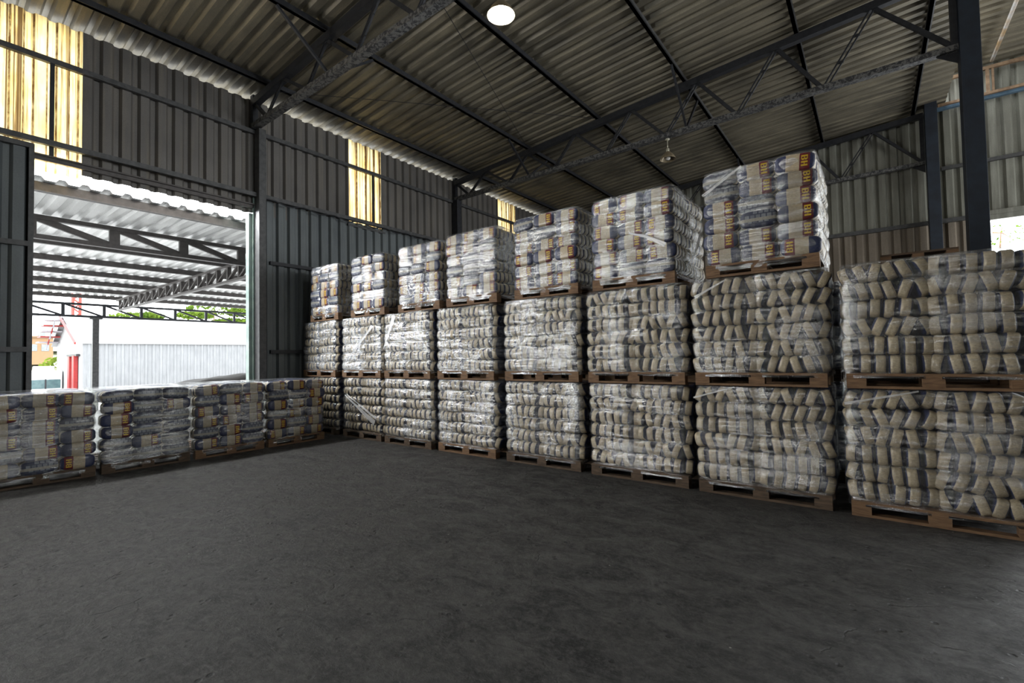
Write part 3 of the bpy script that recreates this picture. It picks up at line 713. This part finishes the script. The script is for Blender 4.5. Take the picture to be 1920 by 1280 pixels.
# tarpaulin covered lorry load outside the door
def tarp():
    r = empty('covered_trailer', (-15.0, 2.7, GZ)); tag(r, 'low trailer load under a dark creased tarpaulin outside the doorway', 'trailer')
    bm = bmesh.new(); nx, ny = 16, 40; g = []
    for i in range(nx+1):
        row = []
        for j in range(ny+1):
            u = i/nx; v = j/ny; x = u*2.4; y = v*7.0
            z = 1.30+.92*(1-math.exp(-v*5.5))*(1-abs(u*2-1)**5*.5)-(.25*abs(u*2-1)**4)
            z += .05*noise.noise(Vector((x*1.6, y*1.8, 0)))+.035*abs(noise.noise(Vector((x*2+y*3, y*5, 4))))
            if i in (0, nx) or j in (0, ny): z = .7
            row.append(bm.verts.new((x, y, z)))
        g.append(row)
    for i in range(nx):
        for j in range(ny): f = bm.faces.new((g[i][j], g[i+1][j], g[i+1][j+1], g[i][j+1])); f.smooth = True
    me = bpy.data.meshes.new('tarpaulin'); bm.to_mesh(me); bm.free(); me.materials.append(mat_simple('dark_tarpaulin', (.10, .092, .085), (.06, .055, .052), 6, .5)); obj('tarpaulin', me, r)
    MB().box(.1, .1, .55, 2.3, 6.9, .75).build('bed', M['steel'], r)
    for x in (.35, 2.05):
        for y in (1.2, 2.2, 5.6):
            MB().tube([(x-.12, y, .42), (x+.12, y, .42)], .42, 18).build('wheel', M['steel'], r)
tarp()
# white shed across the yard
BX = -58.0; gy = 10.35
def shed():
    r = empty('white_shed', (BX, gy, -2.2)); tag(r, 'long white corrugated shed across the yard with red door frame', 'building')
    H = 3.35+2.2; PKz = 6.15+2.2
    white = mat_sheet('white_painted_sheet', (.20, .205, .21), (.17, .175, .18), (.135, .14, .15), .5, .05)
    red = mat_simple('red_painted_steel', (.30, .012, .01), (.20, .01, .01), 6, .5)
    corrugated('side_wall', white, 0, 40, 0, H, lambda u, v, o: (o, u, v), parent=r, kind=None, pitch=.62, h=.09)
    MB().poly([(0, 0, 0), (-11.6, 0, 0), (-11.6, 0, H), (-6.6, 0, PKz), (0, 0, H)], (0, .15, 0)).build('gable_wall', mat_simple('white_gable_paint', (.34, .34, .34), (.30, .30, .30), 3, .7), r)
    MB().poly([(.25, -.4, H-.02), (.25, 40, H-.02), (-6.6, 40, PKz+.1), (-6.6, -.4, PKz+.1)], (0, 0, .08)).poly([(-11.9, -.4, H-.02), (-11.9, 40, H-.02), (-6.6, 40, PKz+.1), (-6.6, -.4, PKz+.1)], (0, 0, .08)).build('roof', mat_simple('white_shed_roof', (.32, .32, .32), (.28, .28, .28), 3, .6), r)
    m = MB()
    m.bar((-6.6, -.6, PKz+.1), (.4, -.6, H), .12, .18)
    m.build('roof_edge', red, r)
    for k in range(5):
        t = k/5; x = -6.9-t*4.4; z = PKz-(PKz-H)*t*.95
        MB().box(x-1.5, -1.6, z-.30, x+.3, -.1, z-.18).bar((x+.2, -.9, z-.2), (x-.7, -.9, z-1.0), .1, .1).build('awning_slat', red if k % 2 else mat_simple('grey_slat_%d' % k, (.35, .33, .36)), r)
    m = MB(); m.box(-2.4, -.35, 0, -1.6, -.05, 4.45).build('door_post', red, r)
    MB().box(-4.9, -.25, 0, -4.1, 0, 4.4).build('door_post', red, r)
    MB().box(-5.1, -.3, 4.4, -.9, -.05, 4.6).build('door_head', M['steel'], r)
shed()
# lorry cab
def truck():
    r = empty('white_truck', (-66, 9.0, -2.2)); tag(r, 'white truck cab with twin pale windscreens parked in the yard', 'truck')
    wm = mat_simple('white_truck_paint', (.80, .80, .80), (.74, .74, .74), 4, .35)
    MB().box(-5, -1.25, .7, 0, 1.25, 3.05).build('cab', wm, r, bevel=.12)
    MB().box(-2.0, -.7, 3.05, -.6, .75, 3.5).build('roof_box', wm, r, bevel=.08)
    gm = mat_simple('pale_windscreen_glass', (.09, .15, .155), (.06, .11, .12), 3, .1)
    for y in (-1.1, .06): MB().box(0, y, 1.25, .04, y+1.04, 2.15).build('windscreen', gm, r, bevel=.015)
    MB().box(.0, -.05, 1.2, .07, .05, 2.2).build('screen_pillar', M['steel'], r); MB().box(.02, -1.15, .75, .1, 1.15, 1.05).build('bumper', M['steel_grey'], r)
    for y in (-1.1, 1.1): MB().tube([(-.9, y-.15, .5), (-.9, y+.15, .5)], .5, 16).build('wheel', M['steel'], r)
truck()
# red lattice mast and hillside houses
def mast():
    r = empty('lattice_mast', (-95, 16.2, -3)); tag(r, 'red lattice mast rising against the white sky', 'mast')
    red = mat_simple('faded_red_mast', (.30, .035, .02), (.24, .03, .02), 6, .6); m = MB()
    for sx in (-.3, .3):
        for sy in (-.4, .4): m.bar((sx, sy, 6.5), (sx, sy, 22), .24, .24)
    m.build('mast_leg', red, r); m = MB()
    for k in range(22): m.bar((.3, -.4 if k % 2 else .4, 6.5+k*.7), (.3, .4 if k % 2 else -.4, 7.2+k*.7), .2, .2)
    m.build('lattice', red, r)
mast()
def house(x, y0, y1, z0, z1, col, label, wins, depth=8):
    r = empty('hillside_house', (x, y0, z0)); tag(r, label, 'house', 'houses on the hillside')
    MB().box(-depth, 0, 0, 0, y1-y0, z1-z0).build('wall', mat_simple('house_paint_%d' % int(abs(y0*10)), col, tuple(v*.93 for v in col), 2, .8), r)
    MB().box(-depth-.3, -.3, z1-z0, .3, y1-y0+.3, z1-z0+.25).build('roof', mat_simple('house_roof_%d' % int(abs(y0*10)), tuple(v*.8 for v in col)), r)
    for a, b, w_, h_ in wins:
        f = MB().box(.0, a, b, .06, a+w_, b+h_).build('window', M['glassdark'], r)
M['glassdark'] = mat_simple('grey_window', (.22, .25, .27), (.14, .16, .17), 3, .3)
# far hill they stand on
bm = bmesh.new(); g = []
for i in range(13):
    row = []
    for j in range(25):
        x = -150+i*6.0; y = -40+j*6.0
        z = -2.9+max(0, (-96-x))*.22+1.2*noise.noise(Vector((x*.05, y*.05, 0)))
        row.append(bm.verts.new((x, y, z if x < -92 else -3.1)))
    g.append(row)
for i in range(12):
    for j in range(24): f = bm.faces.new((g[i][j], g[i+1][j], g[i+1][j+1], g[i][j+1])); f.smooth = True
me = bpy.data.meshes.new('hill'); bm.to_mesh(me); bm.free(); me.materials.append(mat_simple('pale_hillside', (.50, .52, .42), (.42, .46, .30), .2, .9))
hl = obj('hill', me); hl['kind'] = 'structure'
house(-108, 12.2, 15.6, 1.5, 5.9, (.24, .145, .075), 'orange rendered house on the hillside above the bushes', ((.6, 2.2, .9, 1.1), (2.0, 2.2, .9, 1.1)))
house(-122, 12.5, 24, 4.0, 9.0, (.85, .85, .83), 'white house on the hillside behind the orange one', ((3.0, 2.6, 1.0, 1.0), (5.2, 2.6, 1.0, 1.0)))
house(-136, 12.6, 17.5, 6.0, 14.2, (.84, .84, .84), 'tall white block highest on the hillside', ((.9, 5.4, 3.0, 1.3),))
def foliage_mesh(name, blobs, n, size, mat, seed):
    rg = random.Random(seed); bm = bmesh.new()
    for _ in range(n):
        c, rad = rg.choice(blobs); d = Vector((rg.gauss(0, 1), rg.gauss(0, 1), rg.gauss(0, 1))).normalized()
        p = Vector(c)+Vector((d.x*rad[0], d.y*rad[1], d.z*rad[2]))*rg.uniform(.55, 1.0)**.5
        a = Vector((rg.gauss(0, 1), rg.gauss(0, 1), rg.gauss(0, 1))).normalized(); b = a.orthogonal().normalized(); s = size*rg.uniform(.6, 1.3)
        bm.faces.new([bm.verts.new(p+a*s*u+b*s*.6*v) for u, v in ((-1, 0), (0, -1), (1, 0), (0, 1))])
    me = bpy.data.meshes.new(name); bm.to_mesh(me); bm.free(); me.materials.append(mat); return me
def mat_leaf(name, a, b):
    n = N(name); f = n.noise(n.coord('Object'), 1.2, 3); col = n.mix(n.ramp(f, [(.35, 0), (.65, 1)]), a, b)
    d = n.node('BsdfDiffuse'); n.link(col, d.inputs[0]); t = n.node('BsdfTranslucent'); n.link(col, t.inputs[0]); mx = n.node('MixShader'); mx.inputs[0].default_value = .4
    n.link(d.outputs[0], mx.inputs[1]); n.link(t.outputs[0], mx.inputs[2]); return n.done(mx.outputs[0])
M['leaf'] = mat_leaf('bright_green_leaves', (.15, .22, .03), (.06, .11, .018)); M['leaf2'] = mat_leaf('yellow_green_leaves', (.22, .27, .04), (.10, .16, .03))
def tree(x, y, z, h, blobs, n, size, mt, label, seed, name='tree'):
    r = empty(name, (x, y, z)); tag(r, label, 'tree', 'trees outside')
    MB().tube([(0, 0, 0), (.1, .1, h*.5), (0, .0, h)], [.25, .2, .08], 8).build('trunk', M['rusty'], r)
    obj('crown', foliage_mesh('crown', blobs, n, size, M[mt], seed), r)
tree(-80, 13.2, -3, 4.5, [((0, -1.0, 3.3), (2, 2.2, 2.2)), ((0, 1.2, 4.2), (2, 1.6, 1.8)), ((0, 0, 1.6), (2, 2.6, 1.6))], 1800, .28, 'leaf2', 'rounded yellow-green tree below the hillside houses', 5)
tree(-86, 20.8, -3, 9.5, [((0, 0, 11.0), (2, 3.2, .8)), ((0, 2, 11.4), (2, 2.0, .6))], 900, .28, 'leaf', 'low green treetop just above the white shed roof', 6)
tree(-78, 28.6, -3, 12, [((0, 0, 12.4), (2.5, 3.6, 1.0)), ((0, -2.5, 11.2), (2, 2.4, .5)), ((0, 3, 10.4), (2, 3.4, .6)), ((0, 3.5, 12.0), (2, 1.6, .6))], 1500, .30, 'leaf', 'larger spreading tree above the white shed roof near the jamb', 7)
# branches seen through the far opening
r = empty('branching_tree', (4.6, 24.0, GZ)); tag(r, 'bare branching tree with sparse leaves outside the far opening', 'tree')
m = MB(); rg = random.Random(11)
m.tube([(3, 0, 0), (2.6, .1, 3), (1.4, 0, 5.5)], [.16, .12, .07], 8)
for k in range(46):
    a = Vector((rg.uniform(-2.5, 3), rg.uniform(-.6, .6), rg.uniform(6.0, 7.8))); d = Vector((rg.uniform(-1, 1), rg.uniform(-.3, .3), rg.uniform(-.5, .8))); m.tube([a, a+d*.6+Vector((0, 0, .1)), a+d*1.3], [.035, .022, .01], 5)
m.build('trunk', M['rusty'], r); obj('crown', foliage_mesh('crown', [((0, 0, 7.0), (3.4, .8, .9))], 420, .075, M['leaf'], 12), r)
